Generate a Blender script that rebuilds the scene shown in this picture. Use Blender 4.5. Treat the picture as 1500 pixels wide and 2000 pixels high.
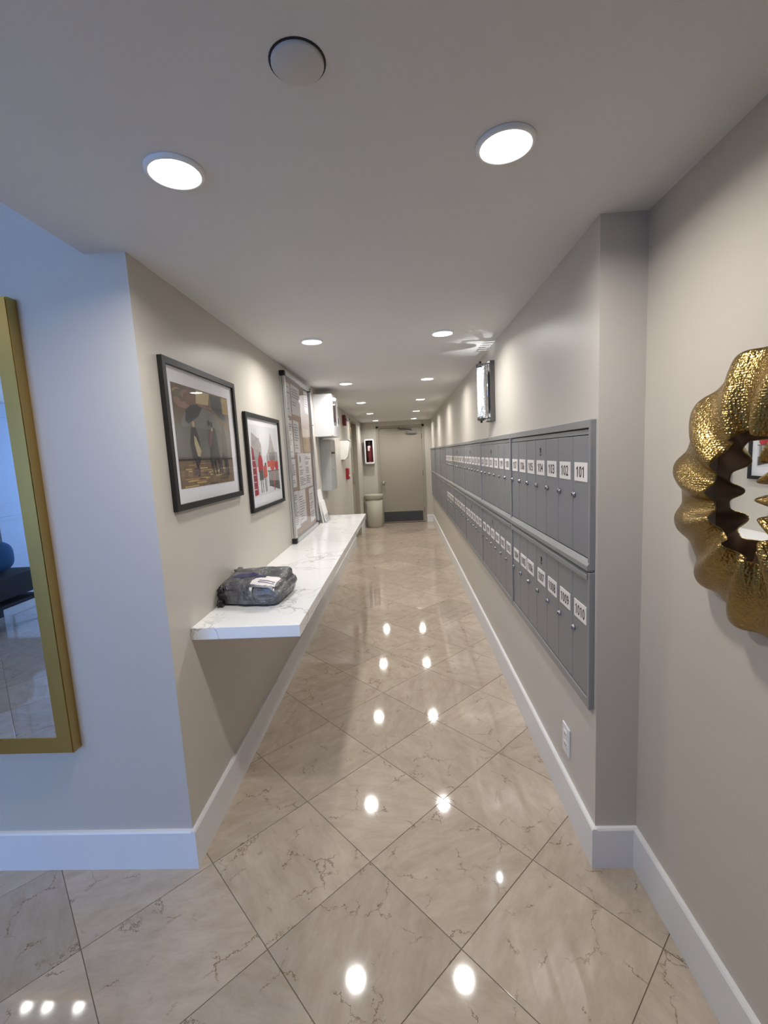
import bpy, bmesh, math, random
from mathutils import Vector, Matrix, noise
for o in list(bpy.data.objects): bpy.data.objects.remove(o, do_unlink=True)
scene = bpy.context.scene
col = scene.collection
R = random.Random(7)

# ---------------------------------------------------------------- camera
CAMH = 1.42
F_PX, YAW, PITCH, ROLL = 879.83, -0.0464, -0.1275, -0.0521
cy, sy, cp, sp = math.cos(YAW), math.sin(YAW), math.cos(PITCH), math.sin(PITCH)
fwd = Vector((sy*cp, cy*cp, sp)); rt = Vector((cy, -sy, 0)); up = rt.cross(fwd)
c_, s_ = math.cos(ROLL), math.sin(ROLL)
rt2 = c_*rt + s_*up; up2 = -s_*rt + c_*up
cam_d = bpy.data.cameras.new('camera'); cam = bpy.data.objects.new('camera', cam_d); col.objects.link(cam)
cam_d.sensor_fit = 'VERTICAL'; cam_d.sensor_height = 36.0; cam_d.lens = F_PX*36.0/2000.0
cam_d.clip_start = 0.02
m3 = Matrix((rt2, up2, -fwd)).transposed()
cam.matrix_world = Matrix.Translation((0, 0, CAMH)) @ m3.to_4x4()
scene.camera = cam

# ---------------------------------------------------------------- world, exposure
W = bpy.data.worlds.new('sky'); scene.world = W; W.use_nodes = True
bg = W.node_tree.nodes['Background']
bg.inputs[0].default_value = (0.30, 0.51, 1.0, 1); bg.inputs[1].default_value = 6.6
vs = scene.view_settings
vs.view_transform = 'Standard'; vs.look = 'None'; vs.gamma = 1.0; vs.use_curve_mapping = False
vs.exposure = 0.42
LAMP_W = 4.4
LAMP_COL = (1.0, 0.97, 0.925)

# ---------------------------------------------------------------- dimensions
XL, XR, XF, H = -0.80, 0.59, 0.725, 2.061      # corridor walls, front right wall, ceiling
YC, YR, YD = 1.406, 1.393, 9.184               # corner planes, far wall
XS, HL = -0.925, 2.65                          # edge of the low ceiling, lobby ceiling
LX, LY = -4.45, -4.0                           # lobby extents

# ---------------------------------------------------------------- materials
def nt(name):
    m = bpy.data.materials.new(name); m.use_nodes = True
    n = m.node_tree; return m, n, n.nodes['Principled BSDF']
def N(n, t, **kw):
    x = n.nodes.new(t)
    for k, v in kw.items(): setattr(x, k, v)
    return x
def L(n, a, b): n.links.new(a, b)
def setp(b, **kw):
    for k, v in kw.items():
        k = k.replace('_', ' ')
        b.inputs[k].default_value = v
def plain(name, c, rough=.5, metal=0., bump=0., scale=200., var=0., spec=.5, coat=0.):
    m, n, b = nt(name)
    b.inputs['Base Color'].default_value = (*c, 1)
    setp(b, Roughness=rough, Metallic=metal); b.inputs['Specular IOR Level'].default_value = spec
    b.inputs['Coat Weight'].default_value = coat
    tc = N(n, 'ShaderNodeTexCoord')
    if bump or var:
        no = N(n, 'ShaderNodeTexNoise'); no.inputs['Scale'].default_value = scale; no.inputs['Detail'].default_value = 3
        L(n, tc.outputs['Object'], no.inputs['Vector'])
        if bump:
            bp = N(n, 'ShaderNodeBump'); bp.inputs['Strength'].default_value = bump; bp.inputs['Distance'].default_value = .002
            L(n, no.outputs['Fac'], bp.inputs['Height']); L(n, bp.outputs[0], b.inputs['Normal'])
        if var:
            mx = N(n, 'ShaderNodeMix', data_type='RGBA')
            mx.inputs[6].default_value = (*[v*(1-var) for v in c], 1); mx.inputs[7].default_value = (*[min(1, v*(1+var)) for v in c], 1)
            L(n, no.outputs['Fac'], mx.inputs[0]); L(n, mx.outputs[2], b.inputs['Base Color'])
    return m
def emit(name, c, s):
    m, n, b = nt(name); b.inputs['Base Color'].default_value = (*c, 1)
    b.inputs['Emission Color'].default_value = (*c, 1); b.inputs['Emission Strength'].default_value = s
    return m
def glassy(name, tint=(1, 1, 1), ior=1.45):
    m, n, b = nt(name); n.nodes.remove(b)
    out = n.nodes['Material Output']
    tr = N(n, 'ShaderNodeBsdfTransparent'); tr.inputs[0].default_value = (*tint, 1)
    gl = N(n, 'ShaderNodeBsdfGlossy'); gl.inputs['Roughness'].default_value = .02
    fr = N(n, 'ShaderNodeFresnel'); fr.inputs['IOR'].default_value = ior
    mx = N(n, 'ShaderNodeMixShader')
    ge = N(n, 'ShaderNodeNewGeometry'); mm = N(n, 'ShaderNodeMath', operation='SUBTRACT'); mm.inputs[0].default_value = 1.
    m2 = N(n, 'ShaderNodeMath', operation='MULTIPLY'); L(n, ge.outputs['Backfacing'], mm.inputs[1]); L(n, mm.outputs[0], m2.inputs[0]); L(n, fr.outputs[0], m2.inputs[1])
    L(n, m2.outputs[0], mx.inputs[0]); L(n, tr.outputs[0], mx.inputs[1]); L(n, gl.outputs[0], mx.inputs[2]); L(n, mx.outputs[0], out.inputs[0])
    return m
M = {}
M['wall'] = plain('wall_paint', (.55, .515, .46), .42, bump=.12, scale=260)
M['wallgrey'] = plain('wall_paint_lobby', (.562, .512, .445), .5, bump=.15, scale=260)
M['ceil'] = plain('ceiling_paint', (.71, .705, .70), .75, bump=.3, scale=320)
M['base'] = plain('baseboard_paint', (.78, .78, .78), .35)
M['tan'] = plain('tan_door_paint', (.34, .305, .25), .45, bump=.05, scale=60, var=.04)
M['steel'] = plain('kick_plate_steel', (.075, .08, .09), .45, .5)
M['chrome'] = plain('chrome', (.75, .75, .76), .12, 1.)
M['alu'] = plain('aluminium', (.62, .63, .64), .32, .9)
M['alu_d'] = plain('bronze_nickel', (.14, .135, .125), .45, .7)
M['black'] = plain('black_plastic', (.012, .012, .013), .4)
M['frame'] = plain('black_wood_frame', (.010, .010, .010), .5, bump=.1, scale=90)
M['mat'] = plain('mat_board', (.84, .84, .87), .8)
M['mail'] = plain('mailbox_paint', (.235, .243, .26), .38, .25, bump=.05, scale=300, var=.05)
M['mail_rail'] = plain('mailbox_rail', (.29, .297, .305), .36, .35, bump=.06, scale=90, var=.08)
M['gap'] = plain('dark_gap', (.02, .02, .022), .7)
M['plate'] = plain('number_plate_white', (.80, .76, .73), .4)
M['ink'] = plain('ink', (.02, .02, .022), .5)
M['white'] = plain('white_enamel', (.74, .75, .78), .3)
M['whitep'] = plain('white_plastic', (.80, .79, .76), .35)
M['greybox'] = plain('grey_enamel', (.40, .41, .40), .4, .1, bump=.05, scale=150, var=.04)
M['red'] = plain('red_plastic', (.35, .012, .02), .35)
M['redm'] = plain('maroon_plastic', (.14, .010, .014), .35)
M['cream'] = plain('cream_plastic', (.46, .43, .35), .45)
M['gold'] = plain('brushed_gold', (.50, .34, .11), .3, 1., bump=.1, scale=300)
M['brass'] = plain('brass', (.6, .45, .2), .25, 1.)
M['mirror'] = plain('mirror_glass', (.86, .88, .89), .01, 1.)
M['glass'] = glassy('clear_glass', (.98, .98, .985), 1.5)
M['glassb'] = glassy('board_glass', (.965, .965, .975), 1.7)
M['paper'] = plain('paper', (.78, .77, .76), .7)
M['papery'] = plain('paper_tan', (.50, .40, .27), .7)
M['cork'] = plain('cork', (.36, .25, .19), .8, bump=.3, scale=150, var=.12)
M['lens'] = emit('lamp_lens', (1., .97, .92), 14.)
M['trim'] = plain('lamp_trim', (.86, .86, .86), .4)
M['cover'] = plain('cover_plate', (.60, .595, .585), .7, bump=.1)
M['darkwood'] = plain('dark_wood', (.010, .007, .006), .85, bump=.1, scale=40)
M['blue'] = plain('blue_fabric', (.008, .05, .12), .9, bump=.3, scale=200)
M['doorwhite'] = plain('white_door_paint', (.36, .40, .46), .5)
M['winframe'] = plain('window_frame', (.5, .5, .5), .4, .5)
M['grout'] = plain('grout', (.22, .17, .12), .8)
M['gold_edge'] = plain('gold_back', (.22, .13, .08), .45, .3)

def tile_mat():
    m, n, b = nt('polished_marble')
    tc = N(n, 'ShaderNodeTexCoord'); oi = N(n, 'ShaderNodeObjectInfo')
    rot = N(n, 'ShaderNodeVectorRotate'); rot.rotation_type = 'Z_AXIS'
    am = N(n, 'ShaderNodeMath', operation='MULTIPLY'); am.inputs[1].default_value = 25.
    L(n, oi.outputs['Random'], am.inputs[0]); L(n, tc.outputs['Object'], rot.inputs['Vector']); L(n, am.outputs[0], rot.inputs['Angle'])
    ad = N(n, 'ShaderNodeVectorMath', operation='ADD'); ml = N(n, 'ShaderNodeMath', operation='MULTIPLY'); ml.inputs[1].default_value = 97.
    cb = N(n, 'ShaderNodeCombineXYZ'); L(n, oi.outputs['Random'], ml.inputs[0])
    L(n, ml.outputs[0], cb.inputs[0]); L(n, ml.outputs[0], cb.inputs[2])
    L(n, rot.outputs[0], ad.inputs[0]); L(n, cb.outputs[0], ad.inputs[1])
    V = ad.outputs[0]
    st = N(n, 'ShaderNodeMapping'); st.inputs['Scale'].default_value = (1., 2.4, 1.); L(n, V, st.inputs['Vector'])
    n1 = N(n, 'ShaderNodeTexNoise'); n1.inputs['Scale'].default_value = 8.; n1.inputs['Detail'].default_value = 8; n1.inputs['Roughness'].default_value = .7; n1.inputs['Distortion'].default_value = .2
    L(n, st.outputs[0], n1.inputs['Vector'])
    r1 = N(n, 'ShaderNodeValToRGB'); e = r1.color_ramp.elements
    e[0].position = .3; e[0].color = (.40, .325, .25, 1); e[1].position = .75; e[1].color = (.54, .455, .37, 1)
    L(n, n1.outputs['Fac'], r1.inputs[0])
    # thin broken veins
    nz = N(n, 'ShaderNodeTexNoise'); nz.inputs['Scale'].default_value = 9.; nz.inputs['Detail'].default_value = 6; nz.inputs['Roughness'].default_value = .7
    L(n, V, nz.inputs['Vector'])
    sc = N(n, 'ShaderNodeVectorMath', operation='SCALE'); sc.inputs['Scale'].default_value = .13
    L(n, nz.outputs['Color'], sc.inputs[0])
    wv = N(n, 'ShaderNodeVectorMath', operation='ADD'); L(n, V, wv.inputs[0]); L(n, sc.outputs[0], wv.inputs[1])
    vo = N(n, 'ShaderNodeTexVoronoi'); vo.feature = 'DISTANCE_TO_EDGE'; vo.inputs['Scale'].default_value = 6.; L(n, wv.outputs[0], vo.inputs['Vector'])
    rv = N(n, 'ShaderNodeValToRGB'); e = rv.color_ramp.elements; e[0].position = 0.; e[0].color = (1, 1, 1, 1); e[1].position = .014; e[1].color = (0, 0, 0, 1)
    L(n, vo.outputs['Distance'], rv.inputs[0])
    n3 = N(n, 'ShaderNodeTexNoise'); n3.inputs['Scale'].default_value = 11.; n3.inputs['Detail'].default_value = 4; L(n, V, n3.inputs['Vector'])
    r3 = N(n, 'ShaderNodeValToRGB'); e = r3.color_ramp.elements; e[0].position = .5; e[0].color = (0, 0, 0, 1); e[1].position = .6; e[1].color = (.9, .9, .9, 1)
    L(n, n3.outputs['Fac'], r3.inputs[0])
    mu = N(n, 'ShaderNodeMath', operation='MULTIPLY'); L(n, rv.outputs[0], mu.inputs[0]); L(n, r3.outputs[0], mu.inputs[1])
    mx = N(n, 'ShaderNodeMix', data_type='RGBA'); mx.inputs[7].default_value = (.13, .075, .04, 1)
    L(n, mu.outputs[0], mx.inputs[0]); L(n, r1.outputs[0], mx.inputs[6])
    # per-tile tone
    br = N(n, 'ShaderNodeHueSaturation'); mr = N(n, 'ShaderNodeMapRange'); mr.inputs[3].default_value = .88; mr.inputs[4].default_value = 1.08
    L(n, oi.outputs['Random'], mr.inputs[0]); L(n, mr.outputs[0], br.inputs['Value']); L(n, mx.outputs[2], br.inputs['Color'])
    L(n, br.outputs[0], b.inputs['Base Color'])
    b.inputs['Roughness'].default_value = .055; b.inputs['IOR'].default_value = 1.6
    return m
M['tile'] = tile_mat()
def quartz():
    m, n, b = nt('veined_quartz')
    ge = N(n, 'ShaderNodeNewGeometry'); V = ge.outputs['Position']
    nz = N(n, 'ShaderNodeTexNoise'); nz.inputs['Scale'].default_value = 3.; nz.inputs['Detail'].default_value = 7; nz.inputs['Roughness'].default_value = .6; L(n, V, nz.inputs['Vector'])
    sc = N(n, 'ShaderNodeVectorMath', operation='SCALE'); sc.inputs['Scale'].default_value = .8; L(n, nz.outputs['Color'], sc.inputs[0])
    wv = N(n, 'ShaderNodeVectorMath', operation='ADD'); L(n, V, wv.inputs[0]); L(n, sc.outputs[0], wv.inputs[1])
    vo = N(n, 'ShaderNodeTexVoronoi'); vo.feature = 'DISTANCE_TO_EDGE'; vo.inputs['Scale'].default_value = 2.6; L(n, wv.outputs[0], vo.inputs['Vector'])
    rv = N(n, 'ShaderNodeValToRGB'); e = rv.color_ramp.elements; e[0].position = 0.; e[0].color = (.8, .8, .8, 1); e[1].position = .028; e[1].color = (0, 0, 0, 1)
    L(n, vo.outputs['Distance'], rv.inputs[0])
    n3 = N(n, 'ShaderNodeTexNoise'); n3.inputs['Scale'].default_value = 5.; L(n, V, n3.inputs['Vector'])
    r3 = N(n, 'ShaderNodeValToRGB'); e = r3.color_ramp.elements; e[0].position = .38; e[0].color = (.12, .12, .12, 1); e[1].position = .62; e[1].color = (1, 1, 1, 1)
    L(n, n3.outputs['Fac'], r3.inputs[0])
    mu = N(n, 'ShaderNodeMath', operation='MULTIPLY'); L(n, rv.outputs[0], mu.inputs[0]); L(n, r3.outputs[0], mu.inputs[1])
    mx = N(n, 'ShaderNodeMix', data_type='RGBA'); mx.inputs[6].default_value = (.82, .82, .82, 1); mx.inputs[7].default_value = (.36, .35, .34, 1)
    L(n, mu.outputs[0], mx.inputs[0]); L(n, mx.outputs[2], b.inputs['Base Color'])
    b.inputs['Roughness'].default_value = .14
    return m
M['quartz'] = quartz()
def hammered():
    m, n, b = nt('hammered_gold')
    b.inputs['Base Color'].default_value = (.33, .225, .08, 1); b.inputs['Metallic'].default_value = 1.; b.inputs['Roughness'].default_value = .28
    tc = N(n, 'ShaderNodeTexCoord'); vo = N(n, 'ShaderNodeTexVoronoi'); vo.feature = 'SMOOTH_F1'; vo.inputs['Scale'].default_value = 210.
    vo.inputs['Randomness'].default_value = .55
    L(n, tc.outputs['Object'], vo.inputs['Vector'])
    bp = N(n, 'ShaderNodeBump'); bp.inputs['Strength'].default_value = .9; bp.inputs['Distance'].default_value = .003; bp.invert = True
    L(n, vo.outputs['Distance'], bp.inputs['Height']); L(n, bp.outputs[0], b.inputs['Normal'])
    return m
M['hammer'] = hammered()
def crystal():
    m, n, b = nt('lit_crystal')
    tc = N(n, 'ShaderNodeTexCoord'); vo = N(n, 'ShaderNodeTexVoronoi'); vo.inputs['Scale'].default_value = 110.
    L(n, tc.outputs['Object'], vo.inputs['Vector'])
    r = N(n, 'ShaderNodeValToRGB'); e = r.color_ramp.elements; e[0].position = .22; e[0].color = (1, 1, 1, 1); e[1].position = .5; e[1].color = (.10, .13, .16, 1)
    L(n, vo.outputs['Distance'], r.inputs[0]); L(n, r.outputs[0], b.inputs['Emission Color'])
    b.inputs['Emission Strength'].default_value = 1.15; b.inputs['Base Color'].default_value = (.9, .95, 1, 1); b.inputs['Roughness'].default_value = .1
    return m
M['crystal'] = crystal()
def bagmat():
    m, n, b = nt('grey_plastic_bag')
    tc = N(n, 'ShaderNodeTexCoord'); no = N(n, 'ShaderNodeTexNoise'); no.inputs['Scale'].default_value = 9.; no.inputs['Detail'].default_value = 5; no.inputs['Distortion'].default_value = 1.2
    L(n, tc.outputs['Object'], no.inputs['Vector'])
    r = N(n, 'ShaderNodeValToRGB'); e = r.color_ramp.elements; e[0].position = .35; e[0].color = (.05, .05, .065, 1); e[1].position = .62; e[1].color = (.15, .15, .15, 1)
    L(n, no.outputs['Fac'], r.inputs[0]); L(n, r.outputs[0], b.inputs['Base Color'])
    w = N(n, 'ShaderNodeTexNoise'); w.inputs['Scale'].default_value = 11.; w.inputs['Detail'].default_value = 3; w.inputs['Distortion'].default_value = 1.2; L(n, tc.outputs['Object'], w.inputs['Vector'])
    bp = N(n, 'ShaderNodeBump'); bp.inputs['Strength'].default_value = 1.; bp.inputs['Distance'].default_value = .03; L(n, w.outputs['Fac'], bp.inputs['Height']); L(n, bp.outputs[0], b.inputs['Normal'])
    b.inputs['Roughness'].default_value = .28
    return m
M['bag'] = bagmat()
M['bagdark'] = plain('black_plastic_bag', (.012, .012, .016), .25, bump=.8, scale=40)
M['navy'] = plain('navy_print', (.016, .016, .09), .35)

# ---------------------------------------------------------------- mesh helpers
class MB:
    def __init__(s): s.v = []; s.f = []; s.mi = []; s.sm = []
    def add(s, vs, fs, mi=0, smooth=False):
        b = len(s.v); s.v += [tuple(x) for x in vs]
        for f in fs: s.f.append(tuple(b+i for i in f)); s.mi.append(mi); s.sm.append(smooth)
        return s
    def box(s, x0, x1, y0, y1, z0, z1, mi=0):
        vs = [(x, y, z) for z in (z0, z1) for y in (y0, y1) for x in (x0, x1)]
        return s.add(vs, [(0, 2, 3, 1), (4, 5, 7, 6), (0, 1, 5, 4), (1, 3, 7, 5), (3, 2, 6, 7), (2, 0, 4, 6)], mi)
    def bbox(s, x0, x1, y0, y1, z0, z1, bev=.003, mi=0, seg=2):
        bm = bmesh.new(); bmesh.ops.create_cube(bm, size=1)
        for v in bm.verts: v.co = Vector(((x0+x1)/2+v.co.x*(x1-x0), (y0+y1)/2+v.co.y*(y1-y0), (z0+z1)/2+v.co.z*(z1-z0)))
        bmesh.ops.bevel(bm, geom=bm.edges[:], offset=bev, segments=seg, affect='EDGES', profile=.5)
        s.bm(bm, mi); return s
    def bm(s, bm, mi=0, smooth=False):
        bm.verts.index_update(); bm.verts.ensure_lookup_table()
        s.add([v.co[:] for v in bm.verts], [[v.index for v in f.verts] for f in bm.faces], mi, smooth); bm.free()
    def prism(s, prof, a0, a1, fn, mi=0):
        # prof: list of 2D points (counter-clockwise), extruded a0..a1 ; fn(u,v,a)->xyz
        n = len(prof)
        vs = [fn(u, v, a0) for u, v in prof]+[fn(u, v, a1) for u, v in prof]
        fs = [tuple(range(n-1, -1, -1)), tuple(range(n, 2*n))]+[(i, (i+1) % n, n+(i+1) % n, n+i) for i in range(n)]
        return s.add(vs, fs, mi)
    def lathe(s, prof, o, ax='z', seg=24, mi=0, smooth=True):
        vs = []; fs = []
        for r, h in prof:
            for k in range(seg):
                a = 2*math.pi*k/seg; c, d = r*math.cos(a), r*math.sin(a)
                p = {'z': (c, d, h), 'x': (h, c, d), 'y': (d, h, c)}[ax]
                vs.append((o[0]+p[0], o[1]+p[1], o[2]+p[2]))
        for i in range(len(prof)-1):
            for k in range(seg):
                k2 = (k+1) % seg
                fs.append((i*seg+k, i*seg+k2, (i+1)*seg+k2, (i+1)*seg+k))
        s.add(vs, fs, mi, smooth)
        b = len(s.v)-len(vs)
        for i, rev in ((0, True), (len(prof)-1, False)):
            if prof[i][0] > 1e-6:
                ring = [b+i*seg+k for k in range(seg)]
                s.f.append(tuple(reversed(ring)) if rev else tuple(ring)); s.mi.append(mi); s.sm.append(False)
        return s
    def tube(s, pts, r, seg=10, mi=0):
        pts = [Vector(p) for p in pts]; rings = []
        for i, p in enumerate(pts):
            t = (pts[min(i+1, len(pts)-1)]-pts[max(i-1, 0)]).normalized()
            a = t.orthogonal().normalized() if i == 0 else (rings[-1][1]-t*rings[-1][1].dot(t)).normalized()
            rings.append((p, a, t.cross(a)))
        vs = [p+r*(math.cos(2*math.pi*k/seg)*a+math.sin(2*math.pi*k/seg)*b) for p, a, b in rings for k in range(seg)]
        fs = [(i*seg+k, i*seg+(k+1) % seg, (i+1)*seg+(k+1) % seg, (i+1)*seg+k) for i in range(len(pts)-1) for k in range(seg)]
        fs += [tuple(range(seg-1, -1, -1)), tuple((len(pts)-1)*seg+k for k in range(seg))]
        return s.add(vs, fs, mi, True)
    def poly(s, pts, mi=0): return s.add(pts, [tuple(range(len(pts)))], mi)
    def build(s, name, mats, parent=None, origin=None):
        return link(name, s.mesh(name, mats, origin), parent, s.o)
    def mesh(s, name, mats, origin=None):
        if origin is None:
            lo = [min(v[i] for v in s.v) for i in range(3)]; hi = [max(v[i] for v in s.v) for i in range(3)]
            origin = ((lo[0]+hi[0])/2, (lo[1]+hi[1])/2, lo[2])
        s.o = Vector(origin)
        me = bpy.data.meshes.new(name)
        me.from_pydata([tuple(Vector(v)-s.o) for v in s.v], [], s.f)
        if not isinstance(mats, (list, tuple)): mats = [mats]
        for m in mats: me.materials.append(M[m] if isinstance(m, str) else m)
        for p, i, sm in zip(me.polygons, s.mi, s.sm): p.material_index = i; p.use_smooth = sm
        me.update(); return me
WO = {}
def link(name, me, parent, o):
    ob = bpy.data.objects.new(name, me); col.objects.link(ob)
    WO[ob.name] = Vector(o)
    if parent: ob.parent = parent; ob.location = Vector(o)-WO[parent.name]
    else: ob.location = o
    return ob
def tag(o, label, cat, group=None):
    o['label'] = label; o['category'] = cat
    if group: o['group'] = group
    return o
def thing(name, loc, label, cat, group=None):
    o = bpy.data.objects.new(name, None); col.objects.link(o); o.location = loc; o.empty_display_size = .05
    WO[o.name] = Vector(loc); return tag(o, label, cat, group)
def struct(o): o['kind'] = 'structure'; return o
toR = lambda x, y, z, o: (o[0]-z, o[1]-x, o[2]+y)      # plane on the right wall, seen from -X
toL = lambda x, y, z, o: (o[0]+z, o[1]+x, o[2]+y)      # plane on the left wall, seen from +X
toB = lambda x, y, z, o: (o[0]+x, o[1]-z, o[2]+y)      # plane on the far wall, seen from -Y
def rrect(x0, x1, y0, y1, r, seg=5):
    pts = []
    for cx, cz, a0 in ((x1-r, y0+r, -90), (x1-r, y1-r, 0), (x0+r, y1-r, 90), (x0+r, y0+r, 180)):
        for k in range(seg+1):
            a = math.radians(a0+90*k/seg); pts.append((cx+r*math.cos(a), cz+r*math.sin(a)))
    return pts
def ring_panel(mb, outer, inner, z0, z1, fn, o, mi=0):
    n = len(outer); vs = []
    for z in (z0, z1):
        vs += [fn(x, y, z, o) for x, y in outer]+[fn(x, y, z, o) for x, y in inner]
    fs = []
    for i in range(n):
        j = (i+1) % n
        fs += [(2*n+i, 2*n+j, 3*n+j, 3*n+i), (j, i, n+i, n+j), (i, j, 2*n+j, 2*n+i), (n+j, n+i, 3*n+i, 3*n+j)]
    mb.add(vs, fs, mi)
_tx = {'1': ([(.40, 0), (.66, 0), (.66, 1), (.47, 1), (.40, .88), (.40, .80), (.12, .70), (.12, .84)], [(0, 1, 2, 3, 4, 5), (5, 4, 7, 6)])}
def glyph(ch):
    if ch not in _tx:
        cu = bpy.data.curves.new('t', 'FONT'); cu.body = ch; cu.resolution_u = 4; cu.offset = .012
        ob = bpy.data.objects.new('t', cu); col.objects.link(ob)
        dg = bpy.context.evaluated_depsgraph_get(); me = bpy.data.meshes.new_from_object(ob.evaluated_get(dg))
        vs = [v.co[:] for v in me.vertices]; fs = [tuple(p.vertices) for p in me.polygons]
        bpy.data.objects.remove(ob); bpy.data.meshes.remove(me); bpy.data.curves.remove(cu)
        x0, x1 = min(v[0] for v in vs), max(v[0] for v in vs); y0, y1 = min(v[1] for v in vs), max(v[1] for v in vs)
        _tx[ch] = ([((v[0]-x0)/(x1-x0)*.84+.08, (v[1]-y0)/(y1-y0)) for v in vs], fs)
    return _tx[ch]
def text_polys(txt, w, h):
    vs = []; fs = []; cw = w/len(txt)
    for k, ch in enumerate(txt):
        gv, gf = glyph(ch); b = len(vs)
        vs += [(-w/2+(k+x)*cw, (y-.5)*h) for x, y in gv]; fs += [tuple(b+i for i in f) for f in gf]
    return vs, fs

# ================================================================ STRUCTURE
T = .12
# floor slab (grout) and single tiles
fb = MB(); fb.box(LX, XF+T, LY, YC, -.06, -.0025); fb.box(XL-T, XF+T, YC, YD+T, -.06, -.0025)
floor = struct(fb.build('floor', 'grout', origin=(0, 0, 0)))
h = .2828; g = .0022
tb = MB(); e = h-g/2*1.414; b_ = .0012
tb.add([(e, 0, -.0007), (0, e, -.0007), (-e, 0, -.0007), (0, -e, -.0007), (e-b_, 0, 0), (0, e-b_, 0), (-e+b_, 0, 0), (0, -e+b_, 0), (e, 0, -.0025), (0, e, -.0025), (-e, 0, -.0025), (0, -e, -.0025)],
       [(4, 5, 6, 7)]+[(i, (i+1) % 4, 4+(i+1) % 4, 4+i) for i in range(4)]+[(8+i, 8+(i+1) % 4, (i+1) % 4, i) for i in range(4)])
tile_me = tb.mesh('tile', 'tile', origin=(0, 0, 0))
X0, Y0 = -.178+h, 1.412
cells = []
for i in range(-40, 40):
    for j in range(-40, 60):
        if (i+j) % 2: continue
        x, y = X0+i*h, Y0+j*h
        if (XL-.27 < x < XR+.27 and YC-.1 < y < YD+.27) or (LX-.2 < x < XF+.27 and -3.2 < y <= YC+.27): cells.append((x, y))
cells.sort(key=lambda c: (c[1] < -.6) * 100 + math.hypot(c[0], c[1]-1) if c[1] < 1.4 else math.hypot(c[0], c[1]-1)*.3)
for x, y in cells[:300]: link('tile', tile_me, floor, (x, y, 0))
rest = MB()
for x, y in cells[300:]: rest.add([(x+v.co.x, y+v.co.y, v.co.z) for v in tile_me.vertices], [tuple(p.vertices) for p in tile_me.polygons])
if rest.v:
    ro = rest.build('tile_field', 'tile', floor, origin=(0, 0, 0)); ro['kind'] = 'stuff'

def wall(name, boxes, mat):
    mb = MB()
    for b in boxes: mb.box(*b)
    return struct(mb.build(name, mat, origin=(boxes[0][0], boxes[0][2], 0)))
D2a, D2b, D2h = 7.08, 8.02, 2.0
mb = MB(); zz_ = lambda u, v, a: (u, v, a)
mb.prism([(XL, YC), (XL, D2a), (XL-T, D2a), (XL-T, YC+T)], 0, H, zz_)
mb.box(XL-T, XL, D2b, YD, 0, H); mb.box(XL-T, XL, D2a, D2b, D2h, H); struct(mb.build('wall_left', 'wall', origin=(XL, YC, 0)))
mb = MB(); mb.prism([(LX, YC), (XL, YC), (XL-T, YC+T), (LX, YC+T)], 0, H, zz_); mb.box(LX, XS, YC, YC+T, H, HL)
struct(mb.build('wall_left_front', 'wallgrey', origin=(XL, YC, 0)))
wall('wall_right', [(XR, XR+T+.1, YR, YD, 0, H)], 'wall')
wall('wall_right_front', [(XF, XF+T, LY, YR, 0, H)], 'wallgrey')
DX0, DX1, DZ = -.505, .455, 1.975
wall('wall_back', [(XL-T, DX0, YD, YD+T, 0, H), (DX1, XR+T, YD, YD+T, 0, H), (DX0, DX1, YD, YD+T, DZ, H)], 'wall')
wall('light_seal_back', [(XL-.3, XR+.3, YD+T, YD+T+.05, -.06, H)], 'tan')  # unseen backing added to block sky light leaking past the far door
wall('light_seal_left', [(XL-T-.05, XL-T, D2a-.2, D2b+.2, -.06, H)], 'tan')  # added behind the side door to keep outside light out
WX0, WX1, WZ0, WZ1 = -4.1, -1.3, .15, 2.45
wall('wall_lobby_back', [(LX, WX0, LY-T, LY, 0, HL), (WX1, XF+T, LY-T, LY, 0, HL), (WX0, WX1, LY-T, LY, 0, WZ0), (WX0, WX1, LY-T, LY, WZ1, HL)], 'wallgrey')
wall('wall_daylight_block', [(XS, XS+T, LY, -.7, 0, H)], 'wallgrey')  # unseen wall added to keep window daylight off the front right wall
wall('wall_lobby_left', [(LX-T, LX, LY, YC, 0, HL)], 'wallgrey')
mb = MB(); mb.box(XS, XF+T, LY, YR, H, H+.1); mb.box(XL-T, XR+T+.1, YR, YD+T, H, H+.1); mb.box(XS, XL-T, YR, YC, H, H+.1)
mb.box(XS, XS+.02, LY, YC, H+.1, HL)
struct(mb.build('ceiling', 'ceil', origin=(0, 0, H)))
mb = MB(); mb.box(LX, XS+.02, LY, YC+T, HL, HL+.1); struct(mb.build('ceiling_lobby', 'ceil', origin=(0, 0, HL)))
# window in the lobby back wall (daylight)
wf = MB()
for x in (WX0, (WX0+WX1)/2-.03, WX1-.06): wf.box(x, x+.06, LY-.09, LY-.03, WZ0, WZ1)
for z in (WZ0, WZ1-.06): wf.box(WX0, WX1, LY-.085, LY-.035, z, z+.06)
win = struct(wf.build('window_1', 'winframe'))
for a, b in ((WX0+.06, (WX0+WX1)/2-.03), ((WX0+WX1)/2+.03, WX1-.06)):
    MB().box(a, b, LY-.064, LY-.058, WZ0+.06, WZ1-.06).build('pane', 'glass', win)
pl = bpy.data.lights.new('window_portal', 'AREA'); pl.shape = 'RECTANGLE'; pl.size = WX1-WX0; pl.size_y = WZ1-WZ0
pl.cycles.is_portal = True
po = bpy.data.objects.new('window_portal', pl); col.objects.link(po); po.location = ((WX0+WX1)/2, LY-.13, (WZ0+WZ1)/2)
po.rotation_euler = (math.radians(90), 0, math.radians(180)); 
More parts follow.
